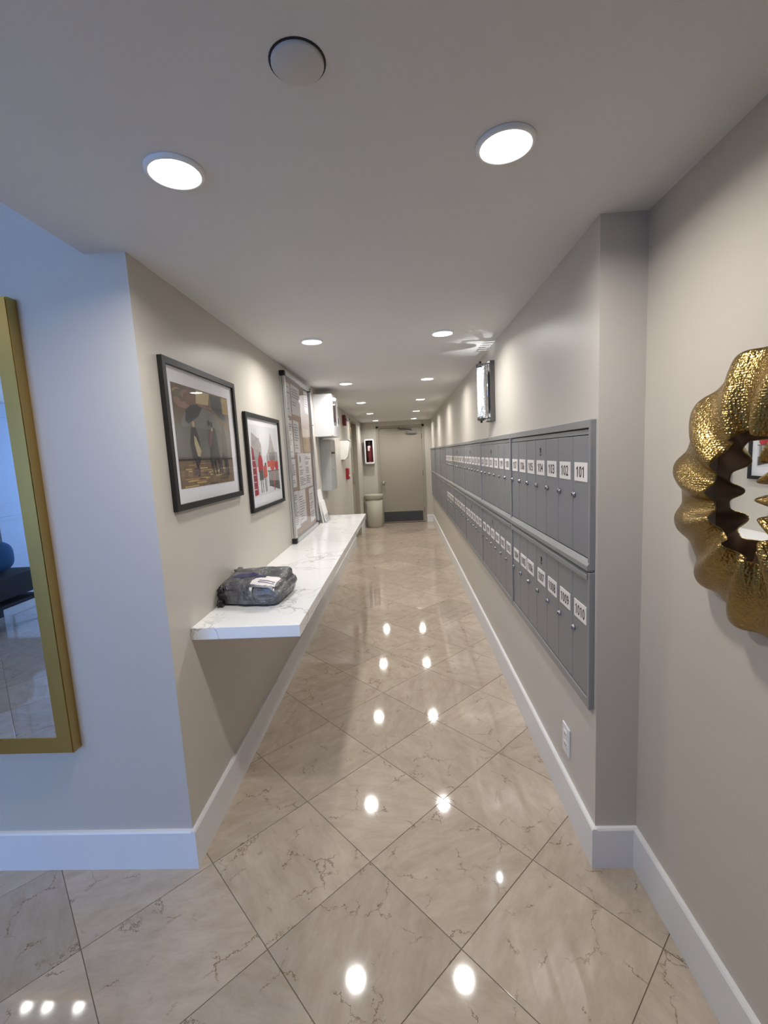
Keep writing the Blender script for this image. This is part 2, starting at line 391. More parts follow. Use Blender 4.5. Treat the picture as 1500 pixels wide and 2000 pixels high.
# baseboards
bt, bh = .015, .145
def bprof(): return [(0, 0), (bt, 0), (bt, bh-.006), (bt-.004, bh), (0, bh)]
def base(name, kind, c, a0, a1):
    mb = MB()
    fn = {'R': lambda u, v, a: (c-u, a, v), 'L': lambda u, v, a: (c+u, a, v), 'B': lambda u, v, a: (a, c-u, v)}[kind]
    mb.prism(bprof(), a0, a1, fn)
    bm = bmesh.new(); me = mb.mesh('x', 'base', origin=(0, 0, 0)); bm.from_mesh(me); bmesh.ops.recalc_face_normals(bm, faces=bm.faces[:])
    mb2 = MB(); mb2.bm(bm); bpy.data.meshes.remove(me)
    return struct(mb2.build(name, 'base'))
base('baseboard_left', 'L', XL, YC-bt, D2a-.04)
base('baseboard_left_far', 'L', XL, D2b+.04, YD)
base('baseboard_left_front', 'B', YC, LX, XL)
base('baseboard_right', 'R', XR, YR-bt, YD)
base('baseboard_right_return', 'B', YR, XR, XF)
base('baseboard_right_front', 'R', XF, LY, YR-bt)
base('baseboard_back', 'B', YD, DX1, XR-bt)
base('baseboard_back_left', 'B', YD, XL, DX0)
# far door
dr = MB()
dr.bbox(DX0+.045, DX1-.04, YD+.03, YD+.075, .008, DZ-.04, .002)
door = struct(dr.build('door_1', 'tan'))
f = MB(); f.box(DX0, DX0+.045, YD-.012, YD+.1, 0, DZ); f.box(DX1-.04, DX1, YD-.012, YD+.1, 0, DZ); f.box(DX0, DX1, YD-.012, YD+.1, DZ-.04, DZ)
f.box(DX0+.045, DX0+.06, YD+.078, YD+.1, 0, DZ-.04)
f.build('door_frame', 'tan', door)
MB().bbox(-.425, .376, YD+.024, YD+.031, .03, .235, .001).build('kick_plate', 'steel', door)
k = MB(); k.lathe([(.034, 0), (.034, -.006), (.014, -.010), (.013, -.035), (.026, -.042), (.031, -.055), (.024, -.068), (0, -.07)], (-.40, YD+.03, .84), 'y', 20); k.build('knob', 'chrome', door)
c = MB(); c.prism(rrect(.10, .31, 1.80, 1.86, .025), 0, .05, lambda u, v, a: (u, YD+.03-a, v)); cl = c.build('door_closer', 'alu_d', door)
MB().bbox(.125, .285, YD-.024, YD-.019, 1.822, 1.836, .002).build('highlight_strip', 'chrome', cl)
MB().tube([(.20, YD-.005, 1.865), (.20, YD-.005, 1.895), (-.02, YD-.03, 1.905), (-.06, YD+.01, 1.93)], .009).build('closer_arm', 'alu_d', cl)
h_ = MB()
for z in (.25, 1., 1.75): h_.tube([(DX1-.043, YD+.024, z-.05), (DX1-.043, YD+.024, z+.05)], .008)
h_.build('hinge', 'alu_d', door)
# side door in the left wall
d2 = MB(); d2.bbox(XL-.10, XL-.055, D2a+.035, D2b-.035, .008, D2h-.035, .002); door2 = struct(d2.build('door_2', 'tan'))
f = MB(); f.box(XL-T, XL+.01, D2a, D2a+.035, 0, D2h); f.box(XL-T, XL+.01, D2b-.035, D2b, 0, D2h); f.box(XL-T, XL+.01, D2a, D2b, D2h-.035, D2h); f.build('door_frame', 'tan', door2)
for z0, z1 in ((.93, 1.16), (1.70, 1.88)):
    hb = MB(); hb.tube([(XL-.056, 7.30, z0+.01), (XL-.015, 7.30, z0+.01), (XL-.008, 7.30, z0+.025), (XL-.008, 7.30, z1-.025), (XL-.015, 7.30, z1-.01), (XL-.056, 7.30, z1-.01)], .009)
    hb.lathe([(.02, 0), (.02, .006)], (XL-.056, 7.30, z0+.01), 'x', 14); hb.lathe([(.02, 0), (.02, .006)], (XL-.056, 7.30, z1-.01), 'x', 14)
    hb.build('pull_handle', 'brass', door2)
# lobby door seen in the gold framed mirror
d3 = MB(); d3.bbox(LX+.002, LX+.04, -2.45, -.75, .008, 2.2, .003); door3 = struct(d3.build('door_3', 'doorwhite'))
for y0, y1 in ((-2.40, -1.92), (-1.80, -.85)):
    for z0, z1 in ((.15, .95), (1.05, 2.08)):
        r_ = MB(); ring_panel(r_, [(y0, z0), (y1, z0), (y1, z1), (y0, z1)], [(y0+.04, z0+.04), (y1-.04, z0+.04), (y1-.04, z1-.04), (y0+.04, z1-.04)], 0, .012, toL, (LX+.04, 0, 0)); r_.build('moulding', 'doorwhite', door3)
MB().tube([(LX+.04, -1.66, 1.0), (LX+.09, -1.66, 1.0), (LX+.09, -1.77, 1.0)], .009).build('door_handle', 'chrome', door3)

# ================================================================ LIGHTS
lamp_lens = MB(); lamp_lens.lathe([(.0525, -.004), (.0505, -.007), (0, -.0075)], (0, 0, 0), 'z', 32)
lens_me = lamp_lens.mesh('lens', 'lens', origin=(0, 0, 0))
lt = MB(); lt.lathe([(.053, -.001), (.053, -.008), (.056, -.0095), (.060, -.008), (.063, -.003), (.063, 0)], (0, 0, 0), 'z', 36)
trim_me = lt.mesh('trim_ring', 'trim', origin=(0, 0, 0))
ld = bpy.data.lights.new('downlight_glow', 'AREA'); ld.shape = 'DISK'; ld.size = .092; ld.energy = LAMP_W; ld.color = LAMP_COL; ld.spread = math.radians(160)
ll = ld.copy(); ll.energy = .8; ll.size = .06
def downlight(x, y, z, label, group='round ceiling downlights', ld=ld):
    t = thing('ceiling_downlight', (x, y, z), label, 'ceiling light', group)
    link('lens', lens_me, t, (x, y, z)); link('trim_ring', trim_me, t, (x, y, z))
    o = bpy.data.objects.new('downlight_glow', ld); col.objects.link(o); o.parent = t; o.location = (0, 0, -.012)
ordn = ['nearest the camera', 'second from the camera', 'third from the camera', 'fourth from the camera', 'fifth from the camera', 'farthest, just before the tan door']
for i in range(6):
    for x, s in ((-.47, 'left'), (.25, 'right')):
        downlight(x, 1.06+i*1.515, H, 'round white LED downlight in the %s row, %s' % (s, ordn[i]))
# lobby track light, seen only as glints through the gold framed mirror and the polished floor
t = thing('track_light', (-2.8, .01, HL), 'three-headed white track light on the higher lobby ceiling', 'ceiling light')
TY = .01
MB().bbox(-3.15, -2.40, TY-.015, TY+.015, HL-.02, HL, .003).build('track', 'trim', t)
for x in (-2.97, -2.81, -2.57):
    hd = MB(); hd.lathe([(.012, -.02), (.012, -.05), (.036, -.06), (.042, -.136), (.038, -.138), (.034, -.12)], (x, TY, HL), 'z', 24); ho = hd.build('spot_head', 'trim', t)
    MB().lathe([(.0375, -.137), (.025, -.145), (0, -.148)], (x, TY, HL), 'z', 24).build('lens', 'lens', ho)
    o = bpy.data.objects.new('track_glow', ll); col.objects.link(o); o.parent = t; o.location = Vector((x, TY, HL-.152))-WO[t.name]

# round blank cover on the ceiling
t = thing('ceiling_cover_plate', (-.141, .818, H), 'flat round grey cover plate on the near ceiling between the first two lights', 'cover plate')
MB().lathe([(.043, 0), (.043, -.004), (.040, -.006), (0, -.0065)], (-.141, .818, H), 'z', 36).build('disc', 'cover', t)
MB().lathe([(.0465, 0), (.0465, -.0008), (.0432, -.0012)], (-.141, .818, H), 'z', 36).build('shadow_ring', 'gap', t)  # dark ring drawn in for the shadow rim around the disc

# ================================================================ WALL SCONCE
SY, SZ0, SZ1 = 2.945, 1.59, 1.955
t = thing('wall_sconce', (XR, SY, SZ0), 'dark nickel wall sconce with lit crystal tube on the right wall above the mailboxes', 'wall lamp')
b = MB(); b.box(XR-.008, XR, SY-.07, SY+.07, SZ0, SZ1); b.box(XR-.028, XR-.008, SY-.07, SY-.062, SZ0, SZ1); b.box(XR-.028, XR-.008, SY+.062, SY+.07, SZ0, SZ1); b.build('backplate', 'alu_d', t)
MB().lathe([(.023, 1.625), (.023, 1.925)], (.515, SY, 0), 'z', 24).build('crystal_tube', 'crystal', t)
for z0, z1 in ((1.598, 1.626), (1.924, 1.952)):
    c = MB(); c.lathe([(.012, z0), (.026, z0+.006), (.026, z1-.006), (.012, z1)], (.515, SY, 0), 'z', 20); c.build('cap', 'alu_d', t)
    zz = (z0+z1)/2
    MB().tube([(.515, SY-.024, zz), (.515, SY-.045, zz), (XR-.008, SY-.045, zz)], .005).build('arm', 'alu_d', t)
    MB().lathe([(.007, 0), (.007, .012)], (.515, SY, z0-.012 if zz < 1.7 else z1), 'z', 12).build('finial', 'black', t)
MB().tube([(.548, SY-.05, 1.615), (.548, SY-.05, 1.935)], .0045).build('rod', 'chrome', t)
for zf, zl, sp_, th_, nn in ((1.9525, 1.88, .022, .005, 3), (1.5925, 1.68, .009, .0022, 3)):
    fn = MB()
    for k in range(-nn, nn+1):
        fn.box(.548, XR-.0081, SY+k*sp_-th_, SY+k*sp_+th_, zf-.0025, zf+.0025)
    fn.build('streak_fins', 'alu_d', t)  # fins added to split the sconce light into streaks
    pd = bpy.data.lights.new('sconce_glow', 'SPOT'); pd.energy = 1.3; pd.color = (.95, .98, 1.); pd.shadow_soft_size = .0012; pd.spot_size = math.radians(130); pd.spot_blend = .3
    p_ = bpy.data.objects.new('sconce_glow', pd); p_.rotation_euler = (math.pi if zf > 1.8 else 0, 0, 0); col.objects.link(p_); p_.parent = t; p_.location = Vector((.568, SY, zl))-WO[t.name]

# ================================================================ MAILBOXES
units = [1.408, 2.435, 3.366, 4.263, 5.188, 6.034, 6.958, 8.02, 9.12]
cols_ = [7, 6, 6, 6, 6, 0, 0, 0]
up_nums = []; lo_nums = []
for fl in (1, 2, 3, 4): up_nums += ['%d%02d' % (fl, k) for k in range(1, 11)]
for fl in (10, 9, 8, 7): lo_nums += ['%d%02d' % (fl, k) for k in range(10, 0, -1)]
emb = [(-.014, .004), (-.004, .001), (0, -.004), (.004, .001), (.014, .004), (.009, .009), (.002, .006), (-.002, .006), (-.009, .009)]
lock_b = MB(); lock_b.lathe([(.0105, 0), (.0105, -.003), (.008, -.005), (.008, -.009), (0, -.0095)], (0, 0, 0), 'x', 16, 0)
lock_b.box(-.0102, -.0094, -.0012, .0012, -.005, .005, 1)
M['lockm'] = plain('worn_steel', (.28, .28, .29), .3, .9)
lock_me = lock_b.mesh('lock', ['lockm', 'gap'], origin=(0, 0, 0))
slot_b = MB(); slot_b.lathe([(.006, 0), (.006, -.002), (0, -.002)], (0, 0, 0), 'x', 14, 0); slot_b.box(-.002, 0, -.0035, .0035, -.016, 0, 0)
slot_me = slot_b.mesh('service_keyhole', ['gap'], origin=(0, 0, 0))
doorc = {}
def mdoor(w, hgt):
    k = (round(w, 4), round(hgt, 4))
    if k not in doorc: doorc[k] = MB().bbox(-.008, 0, -w/2, w/2, 0, hgt, .0012, seg=1).mesh('door', 'mail', origin=(0, 0, 0))
    return doorc[k]
ordw = ['nearest', 'second', 'third', 'fourth', 'fifth', 'sixth', 'seventh', 'farthest']
ui = li = 0
XB = XR-.004
for row, (z0, z1) in enumerate(((1.022, 1.492), (.552, 1.014))):
    num = up_nums if row == 0 else lo_nums; ni = 0
    rn = 'upper' if row == 0 else 'lower'
    for u in range(8):
        y0, y1 = units[u], units[u+1]; n = cols_[u]
        nm = 'mailbox_bank' if n else 'parcel_locker_bank'
        if n:
            lab = '%s grey mailbox bank of %s doors, %s from the near corner' % (rn, {7: 'seven', 6: 'six'}[n], ordw[u])
            if u == 0: lab = '%s grey mailbox bank nearest the corner, doors numbered %s' % (rn, '101 to 107' if row == 0 else '1010 to 1004')
        else: lab = '%s grey locker bank without number plates, %s toward the far door' % (rn, {5: 'first', 6: 'middle', 7: 'last'}[u])
        t = thing(nm, (XR, (y0+y1)/2, z0), lab, 'mailboxes', '%s row of wall mailboxes' % rn)
        MB().box(XR-.004, XR, y0+.01, y1-.01, z0+.01, z1-.01).build('back_panel', 'gap', t)
        sw = .014
        st = MB(); st.bbox(XR-.018, XR, y0, y0+sw, z0, z1, .0015, seg=1); st.build('stile', 'mail_rail', t)
        st = MB(); st.bbox(XR-.018, XR, y1-sw*.8, y1-.0005, z0, z1, .0015, seg=1); st.build('stile', 'mail_rail', t)
        ya, yb = y0+sw, y1-sw*.8
        if row == 0:
            MB().bbox(XR-.019, XR, y0+.0015, y1-.0015, 1.468, 1.493, .0015, seg=1).build('top_rail', 'mail_rail', t)
            MB().bbox(XR-.011, XR-.004, ya, yb, 1.448, 1.4645, .001, seg=1).build('header_strip', 'mail_rail', t)
            pr = [(.004, 1.054), (.012, 1.054), (.024, 1.036), (.024, 1.020), (.004, 1.016)]
            mb = MB(); mb.prism(pr[::-1], y0+.002, y1-.002, lambda q, v, a: (XR-q, a, v)); mb.build('sloped_ledge', 'mail_rail', t)
            dz0, dz1, lz, kz = 1.057, 1.445, 1.330, 1.252
        else:
            mb = MB(); mb.prism([(.004, .984), (.018, .984), (.021, .990), (.021, 1.004), (.004, 1.012)], ya, yb, lambda q, v, a: (XR-q, a, v)); mb.build('lip_rail', 'mail_rail', t)
            MB().bbox(XR-.0165, XR, y0+.0015, y1-.0015, .551, .584, .0015, seg=1).build('bottom_rail', 'mail_rail', t)
            dz0, dz1, lz, kz = .587, .981, .859, .781
        if n:
            dw = (yb-ya)/n
            for k in range(n):
                ym = ya+dw*(k+.5)
                d = link('door', mdoor(dw-.0028, dz1-dz0), t, (XR-.004, ym, dz0))
                link('lock', lock_me, d, (XR-.012, ym+dw/2-.016, kz))
                s_ = num[ni]; ni += 1
                off = .022 if s_ == '1006' else 0
                pm = MB(); hw, hh = .0515, .0305
                o = (XR-.012, ym+off, lz)
                vs = [toR(x, y, z, o) for z in (0, .0022) for x, y in ((-hw, -hh), (hw, -hh), (hw, hh), (-hw, hh))]
                pm.add(vs, [(4, 5, 6, 7), (0, 1, 5, 4), (1, 2, 6, 5), (2, 3, 7, 6), (3, 0, 4, 7)])
                tv, tf = text_polys(s_, .074 if len(s_) == 3 else .084, .036)
                pm.add([toR(x, y, .0028, o) for x, y in tv], tf, 1)
                pm.build('number_plate', ['plate', 'ink'], d)
            yc = ya+dw*(3.5 if n == 7 else 3.5)
            link('service_keyhole', slot_me, t, (XR-.012, yc, dz1-.038))
            e_ = MB(); e_.add([toR(x, y, .0008, (XR-.012, yc, dz1-.066)) for x, y in emb], [tuple(range(len(emb)))]); e_.build('eagle_emblem', 'ink', t)
        else:
            zs = 1.255 if row == 0 else .785
            for a, b in ((dz0, zs-.0015), (zs+.0015, dz1)):
                d = link('door', mdoor(yb-ya-.003, b-a), t, (XR-.004, (ya+yb)/2, a))
                link('lock', lock_me, d, (XR-.012, yb-.03, (a+b)/2))
# light switch style outlet under the mailboxes
t = thing('wall_outlet', (XR, 1.652, .225), 'small white electrical outlet low on the right wall below the mailboxes', 'outlet')
MB().bbox(XR-.006, XR, 1.652-.036, 1.652+.036, .225, .342, .002).build('cover_plate', 'white', t)
for z in (.262, .305):
    o_ = MB(); o_.prism(rrect(-.017, .017, -.014, .014, .006), 0, .002, lambda u, v, a: (XR-.006-a, 1.652-u, z+v)); q = o_.build('socket', 'whitep', t)
    s2 = MB(); s2.box(XR-.0085, XR-.008, 1.645, 1.647, z-.004, z+.006); s2.box(XR-.0085, XR-.008, 1.657, 1.659, z-.004, z+.006); s2.build('slot', 'gap', q)

# ================================================================ COUNTER
CX = -.397; CZ = .827
mb = MB(); mb.bbox(XL, CX, 1.545, 4.56, .781, CZ, .0025)
tag(mb.build('floating_counter', 'quartz'), 'long white veined quartz counter shelf fixed along the left wall', 'counter')
# brackets under the counter, hidden in shade
# ================================================================ PACKAGE
t = thing('package', (-.665, 1.87, CZ), 'crumpled grey plastic parcel with a white shipping label on the near end of the counter', 'package')
bm = bmesh.new(); bmesh.ops.create_cube(bm, size=1); bmesh.ops.subdivide_edges(bm, edges=bm.edges[:], cuts=15, use_grid_fill=True)
for v in bm.verts:
    x, y, z = v.co*2
    # slightly rounded box with bulging, creased skin
    s = 1/max(1e-6, (abs(x)**9+abs(y)**9+abs(z)**9)**(1/9))
    x, y, z = x*s, y*s, z*s
    bul = 1-.10*(x*x)-.06*(y*y)
    nz = noise.noise(Vector((x*2.1, y*2.3, z*2.6)))*.5+noise.noise(Vector((x*4+3, y*4, z*6)))*.55
    px = x*.135*(1-.05*max(0, z))+.004*nz
    py = y*.125*(1-.10*max(0, z))*(1-.12*max(0, -x)*abs(y))+.010*nz
    pz = .054+z*.052*(bul if z > 0 else 1)+(.011*nz if z > -.8 else 0)+(.012*y*max(0, z))
    # pinched seam on the right end
    if x > .8: px += .012*(1-min(1, abs(z+.1)*2.2))
    a = -.10
    v.co = Vector((-.655+px*math.cos(a)-py*math.sin(a), 1.885+px*math.sin(a)+py*math.cos(a), CZ+max(.001, pz)))
mb = MB(); mb.bm(bm, 0, True); body = mb.build('bag', 'bag', t)
def crumple(cx, cy_, cz, sx, sy_, sz, seed, mat):
    bm = bmesh.new(); bmesh.ops.create_icosphere(bm, subdivisions=3, radius=1)
    for v in bm.verts:
        k = 1+.55*noise.noise(v.co*1.7+Vector((seed, 0, 0)))+.35*noise.noise(v.co*4+Vector((0, seed, 0)))
        v.co = Vector((cx+v.co.x*sx*k, cy_+v.co.y*sy_*k, max(CZ+.001, cz+v.co.z*sz*k)))
    mb = MB(); mb.bm(bm, 0, True); return mb.build('twisted_corner', mat, t)
crumple(-.778, 1.775, CZ+.018, .014, .022, .018, 1.3, 'bagdark'); crumple(-.780, 1.80, CZ+.066, .014, .024, .014, 4.1, 'bagdark'); crumple(-.765, 1.985, CZ+.088, .03, .035, .02, 8.7, 'bag')
from mathutils.bvhtree import BVHTree
bmt = bmesh.new(); bmt.from_mesh(body.data); bvh = BVHTree.FromBMesh(bmt); bo = WO[body.name]
def drape(name, cx, cy_, w, d, ang, mat, parent, off=.0012, nx=10, ny=8, skew=0.):
    vs = []; fs = []
    for j in range(ny+1):
        for i in range(nx+1):
            u, v = (i/nx-.5)*w+skew*(j/ny-.5), (j/ny-.5)*d
            x, y = cx+u*math.cos(ang)-v*math.sin(ang), cy_+u*math.sin(ang)+v*math.cos(ang)
            hit = bvh.ray_cast(Vector((x, y, 2))-bo, Vector((0, 0, -1)))
            vs.append((x, y, (hit[0].z+bo.z if hit[0] else CZ+.09)+off))
    for j in range(ny):
        for i in range(nx): a = j*(nx+1)+i; fs.append((a, a+1, a+nx+2, a+nx+1))
    mb = MB(); mb.add(vs, fs, 0, True); return mb.build(name, mat, parent)
lb = drape('shipping_label', -.595, 1.80, .105, .10, -.12, 'plate', t)
drape('printed_block', -.625, 1.845, .05, .022, -.12, 'navy', lb, .002)
drape('printed_block', -.585, 1.80, .07, .006, -.12, 'navy', lb, .002); drape('printed_block', -.585, 1.785, .07, .004, -.12, 'navy', lb, .002)
drape('printed_patch', -.70, 1.87, .08, .05, -.2, 'navy', t, skew=.03)

# ================================================================ FRAMED PICTURES
def picture(name, y0, y1, z0, z1, fw, label, depth=.018):
    t = thing(name, (XL, (y0+y1)/2, z0), label, 'picture', 'black framed pictures on the left wall')
    o = (XL, 0, 0)
    f = MB(); ring_panel(f, [(y0, z0), (y1, z0), (y1, z1), (y0, z1)], [(y0+fw, z0+fw), (y1-fw, z0+fw), (y1-fw, z1-fw), (y0+fw, z1-fw)], .001, depth, toL, o); f.build('frame', 'frame', t)
    MB().box(XL+.001, XL+.006, y0+fw, y1-fw, z0+fw, z1-fw).build('mat_board', 'mat', t)
    MB().box(XL+.0115, XL+.013, y0+fw, y1-fw, z0+fw, z1-fw).build('glass_pane', 'glass', t)
    return t
def cmat(name, c, var=.25, sc=30.): return plain(name, c, .7, bump=0, scale=sc, var=var)
class Print:
    def __init__(s, y0, y1, z0, z1): s.r = (y0, y1, z0, z1); s.mb = MB(); s.mats = []; s.lv = 0
    def m(s, mat):
        if mat not in s.mats: s.mats.append(mat)
        return s.mats.index(mat)
    def P(s, pts, mat):
        y0, y1, z0, z1 = s.r; s.lv += 1; X = XL+.0062+s.lv*.00003
        s.mb.poly([(X, y0+u*(y1-y0), z0+v*(z1-z0)) for u, v in pts], s.m(mat))
    def rect(s, a, b, c, d, mat): s.P([(a, c), (b, c), (b, d), (a, d)], mat)
    def ell(s, cx, cy_, rx, ry, mat, a0=0, a1=360, n=18):
        s.P([(cx+rx*math.cos(math.radians(a0+(a1-a0)*k/n)), cy_+ry*math.sin(math.radians(a0+(a1-a0)*k/n))) for k in range(n if a1-a0 == 360 else n+1)], mat)
    def build(s, t): return s.mb.build('print', s.mats, t)
pic1 = picture('framed_picture', 1.518, 2.172, 1.258, 1.787, .022, 'larger black framed picture of dim figures under umbrellas, nearest the corner')
A = Print(1.58, 2.092, 1.333, 1.710)
pm = {}
def pc(k, c, var=.3, sc=14.):
    c = tuple(v*1.45 if .03 < max(c) < .4 else v for v in c)
    if k not in pm: pm[k] = cmat('print_'+k, c, var, sc)
    return pm[k]
A.rect(0, 1, 0, 1, pc('brown', (.105, .08, .058), .45))
rr = random.Random(3)
for k in range(26):
    u, v = rr.random(), .62+rr.random()*.36; w = .05+rr.random()*.1
    A.ell(min(.97-w, max(w+.01, u)), min(.97-w*.6, v), w, w*.55, pc(*[('umber', (.13, .085, .06)), ('rose', (.20, .12, .10)), ('ochre', (.24, .18, .08)), ('olive', (.10, .09, .06))][k % 4]), n=9)
A.rect(0, 1, .30, .62, pc('greymist', (.095, .095, .085), .35, 8.))
A.ell(.45, .60, .36, .22, pc('mist', (.12, .125, .11), .3, 8.), 0, 180)
A.P([(.38, .99), (.62, .99), (.58, .86), (.36, .85)], pc('cream2', (.34, .28, .15)))
A.P([(.62, .98), (.83, .985), (.93, .74), (.84, .72), (.64, .84)], pc('slate', (.035, .04, .042)))
A.rect(.86, .99, .80, .99, pc('gold2', (.28, .20, .09)))
A.P([(.16, .66), (.18, .76), (.26, .82), (.36, .84), (.46, .82), (.38, .72), (.28, .67), (.20, .63)], pc('slate', (0, 0, 0)))
# foreground wet floor
A.rect(0, 1, 0, .27, pc('wet', (.13, .085, .045), .5, 20.))
A.rect(0, 1, .265, .285, pc('ledge', (.03, .025, .02)))
for k in range(34):
    v = rr.random()*.25; u = rr.random()*.85; w = .05+rr.random()*.14
    A.rect(u, min(.995, u+w), v, v+.012, pc(*[('yell', (.38, .28, .10)), ('wetd', (.05, .04, .03)), ('ambr', (.26, .15, .07)), ('yell', (0, 0, 0))][k % 4]))
dk = pc('fig', (.022, .022, .026))
# left figure with pale apron
A.P([(.22, .30), (.34, .30), (.36, .46), (.31, .60), (.24, .60), (.20, .44)], dk); A.ell(.275, .635, .022, .03, pc('skin', (.34, .24, .17)))
A.P([(.27, .52), (.30, .50), (.37, .36), (.34, .30), (.30, .31), (.265, .43)], pc('apron', (.45, .38, .22))); A.P([(.24, .30), (.36, .30), (.32, .22), (.27, .22)], dk); A.rect(.275, .305, .10, .24, dk); A.P([(.22, .19), (.32, .19), (.31, .12), (.23, .12)], pc('plum', (.06, .03, .04)))
# couple
A.P([(.53, .28), (.72, .28), (.69, .50), (.66, .62), (.58, .62), (.55, .48)], dk); A.P([(.50, .44), (.56, .42), (.62, .60), (.55, .58)], pc('plum2', (.12, .05, .06))); A.ell(.60, .655, .022, .03, dk); A.ell(.55, .665, .022, .03, dk); A.ell(.60, .60, .018, .02, pc('skin', (0, 0, 0)))
for u in (.53, .59, .66, .70): A.P([(u, .29), (u+.045, .29), (u+.05, .11), (u+.025, .11)], dk)
A.P([(.79, .27), (.89, .27), (.89, .52), (.86, .62), (.80, .62), (.78, .5)], pc('figb', (.05, .05, .05))); A.ell(.83, .65, .02, .03, pc('figb', (0, 0, 0)))
for u in (.80, .845): A.P([(u, .28), (u+.04, .28), (u+.045, .08), (u+.02, .08)], dk)
A.build(pic1)
pic2 = picture('framed_picture', 2.295, 2.93, 1.15, 1.672, .02, 'farther black framed watercolour street scene in red and grey beside the notice board')
B = Print(2.36, 2.875, 1.225, 1.615)
B.rect(0, 1, 0, 1, pc('sky2', (.70, .71, .73), .06, 5.))
g1, g2, g3 = pc('wgrey', (.40, .38, .36), .3, 25.), pc('wgrey2', (.25, .24, .23), .4, 30.), pc('wdark', (.07, .065, .065), .4, 30.)
rd, rd2, mr_ = pc('wred', (.42, .02, .03), .4, 20.), pc('worange', (.38, .06, .03), .4, 20.), pc('wmaroon', (.20, .015, .03), .4, 20.)
B.P([(.04, .40), (.36, .42), (.36, .74), (.28, .80), (.06, .88), (.03, .70)], g1); B.P([(.03, .72), (.34, .68), (.34, .71), (.04, .77)], g2); B.P([(.05, .86), (.28, .79), (.28, .81), (.06, .89)], g2)
for u in (.10, .18, .26): B.rect(u, u+.04, .76, .82, g2)
for u in (.12, .20, .28): B.rect(u, u+.04, .50, .66, g2)
for u in (.08, .14, .2): B.rect(u, u+.006, .86, .95, g2)
B.P([(.52, .44), (.97, .46), (.97, .62), (.84, .64), (.80, .78), (.72, .92), (.66, .74), (.58, .62), (.52, .58)], g1); B.P([(.62, .46), (.86, .47), (.86, .64), (.80, .72), (.64, .60)], g2)
for k in range(5): B.rect(.64+.045*k, .665+.045*k, .5, .62, g3)
B.P([(.02, .02), (.10, .02), (.12, .40), (.08, .66), (.02, .70)], mr_); B.P([(.10, .02), (.15, .03), (.14, .42), (.11, .52)], rd)
for k in range(5): B.rect(.02, .11, .10+.1*k, .112+.1*k, pc('wwhite', (.6, .6, .6)))
B.P([(.20, .34), (.36, .34), (.37, .50), (.32, .58), (.25, .58), (.21, .50)], rd); B.ell(.285, .60, .022, .03, g3); B.P([(.22, .22), (.36, .22), (.36, .36), (.22, .36)], g3); B.P([(.37, .24), (.50, .26), (.50, .42), (.38, .42)], rd2); B.ell(.46, .44, .03, .03, g3)
for u in (.25, .31, .40, .44): B.rect(u, u+.015, .04, .26, g3)
B.P([(.54, .40), (.97, .40), (.97, .48), (.54, .49)], rd2); B.ell(.72, .42, .09, .09, rd2); B.ell(.90, .40, .07, .07, rd); B.rect(.52, .99, .33, .345, g3); B.rect(.56, .97, .17, .33, g2)
for k in range(7): B.rect(.57+.06*k, .582+.06*k, .14, .34, g3)
B.P([(.56, .12), (.98, .02), (.98, .16), (.56, .20)], g3); B.rect(.74, .77, .03, .42, rd2)
B.build(pic2)

# ================================================================ NOTICE BOARD
by0, by1, bz0, bz1 = 3.078, 3.95, CZ+.004, 2.012
t = thing('notice_board', (XL, (by0+by1)/2, bz0), 'tall glass-fronted aluminium notice board standing above the counter on the left wall', 'notice board')
MB().box(XL+.001, XL+.012, by0+.02, by1-.02, bz0+.02, bz1-.02).build('cork_panel', 'cork', t)
o = (XL, 0, 0); fw = .028
def recti(a): return [(by0+a, bz0+a), (by1-a, bz0+a), (by1-a, bz1-a), (by0+a, bz1-a)]
f = MB(); ring_panel(f, recti(0), recti(fw), .001, .016, toL, o); f.build('case_frame', 'alu', t)
f = MB(); ring_panel(f, recti(.003), recti(fw-.003), .016, .0195, toL, o); f.build('seal_gap', 'gap', t)
f = MB(); ring_panel(f, recti(0), recti(fw), .0195, .036, toL, o); f.build('door_frame', 'alu', t)
MB().box(XL+.024, XL+.0265, by0+fw, by1-fw, bz0+fw, bz1-fw).build('glass_pane', 'glassb', t)
for a, b in ((by0, bz0), (by0, bz1-.035), (by1-.035, bz0), (by1-.035, bz1-.035)):
    MB().bbox(XL+.001, XL+.039, a-.002, a+.037, b-.002, b+.037, .006).build('corner_cap', 'black', t)
MB().lathe([(.008, 0), (.008, .008), (0, .009)], (XL+.036, by1-.014, 1.70), 'x', 14).build('lock', 'chrome', t)
papers = [('tall typed notice in the top left corner of the board', 3.15, 3.30, 1.725, 1.955, 0), ('broad typed notice at the top centre of the board', 3.325, 3.60, 1.745, 1.96, 0),
 ('long narrow list pinned at the left edge, mid height', 3.15, 3.29, 1.43, 1.695, 1), ('narrow sheet just below the long list at the left edge', 3.155, 3.305, 1.215, 1.42, 1),
 ('slightly tilted notice left of centre in the middle row', 3.325, 3.50, 1.465, 1.70, 2), ('small white notice at the top right of the board', 3.76, 3.905, 1.79, 1.972, 0),
 ('wide two-column sheet with a small grey emblem', 3.39, 3.88, 1.185, 1.46, 3), ('long typed sheet in the bottom left corner', 3.155, 3.325, .91, 1.185, 1),
 ('plain half page notice at the bottom centre', 3.335, 3.56, .93, 1.18, 0), ('narrow faded sheet at the bottom right', 3.70, 3.90, .89, 1.17, 4), ('tan card in the right part of the middle row', 3.62, 3.86, 1.475, 1.66, 5)]
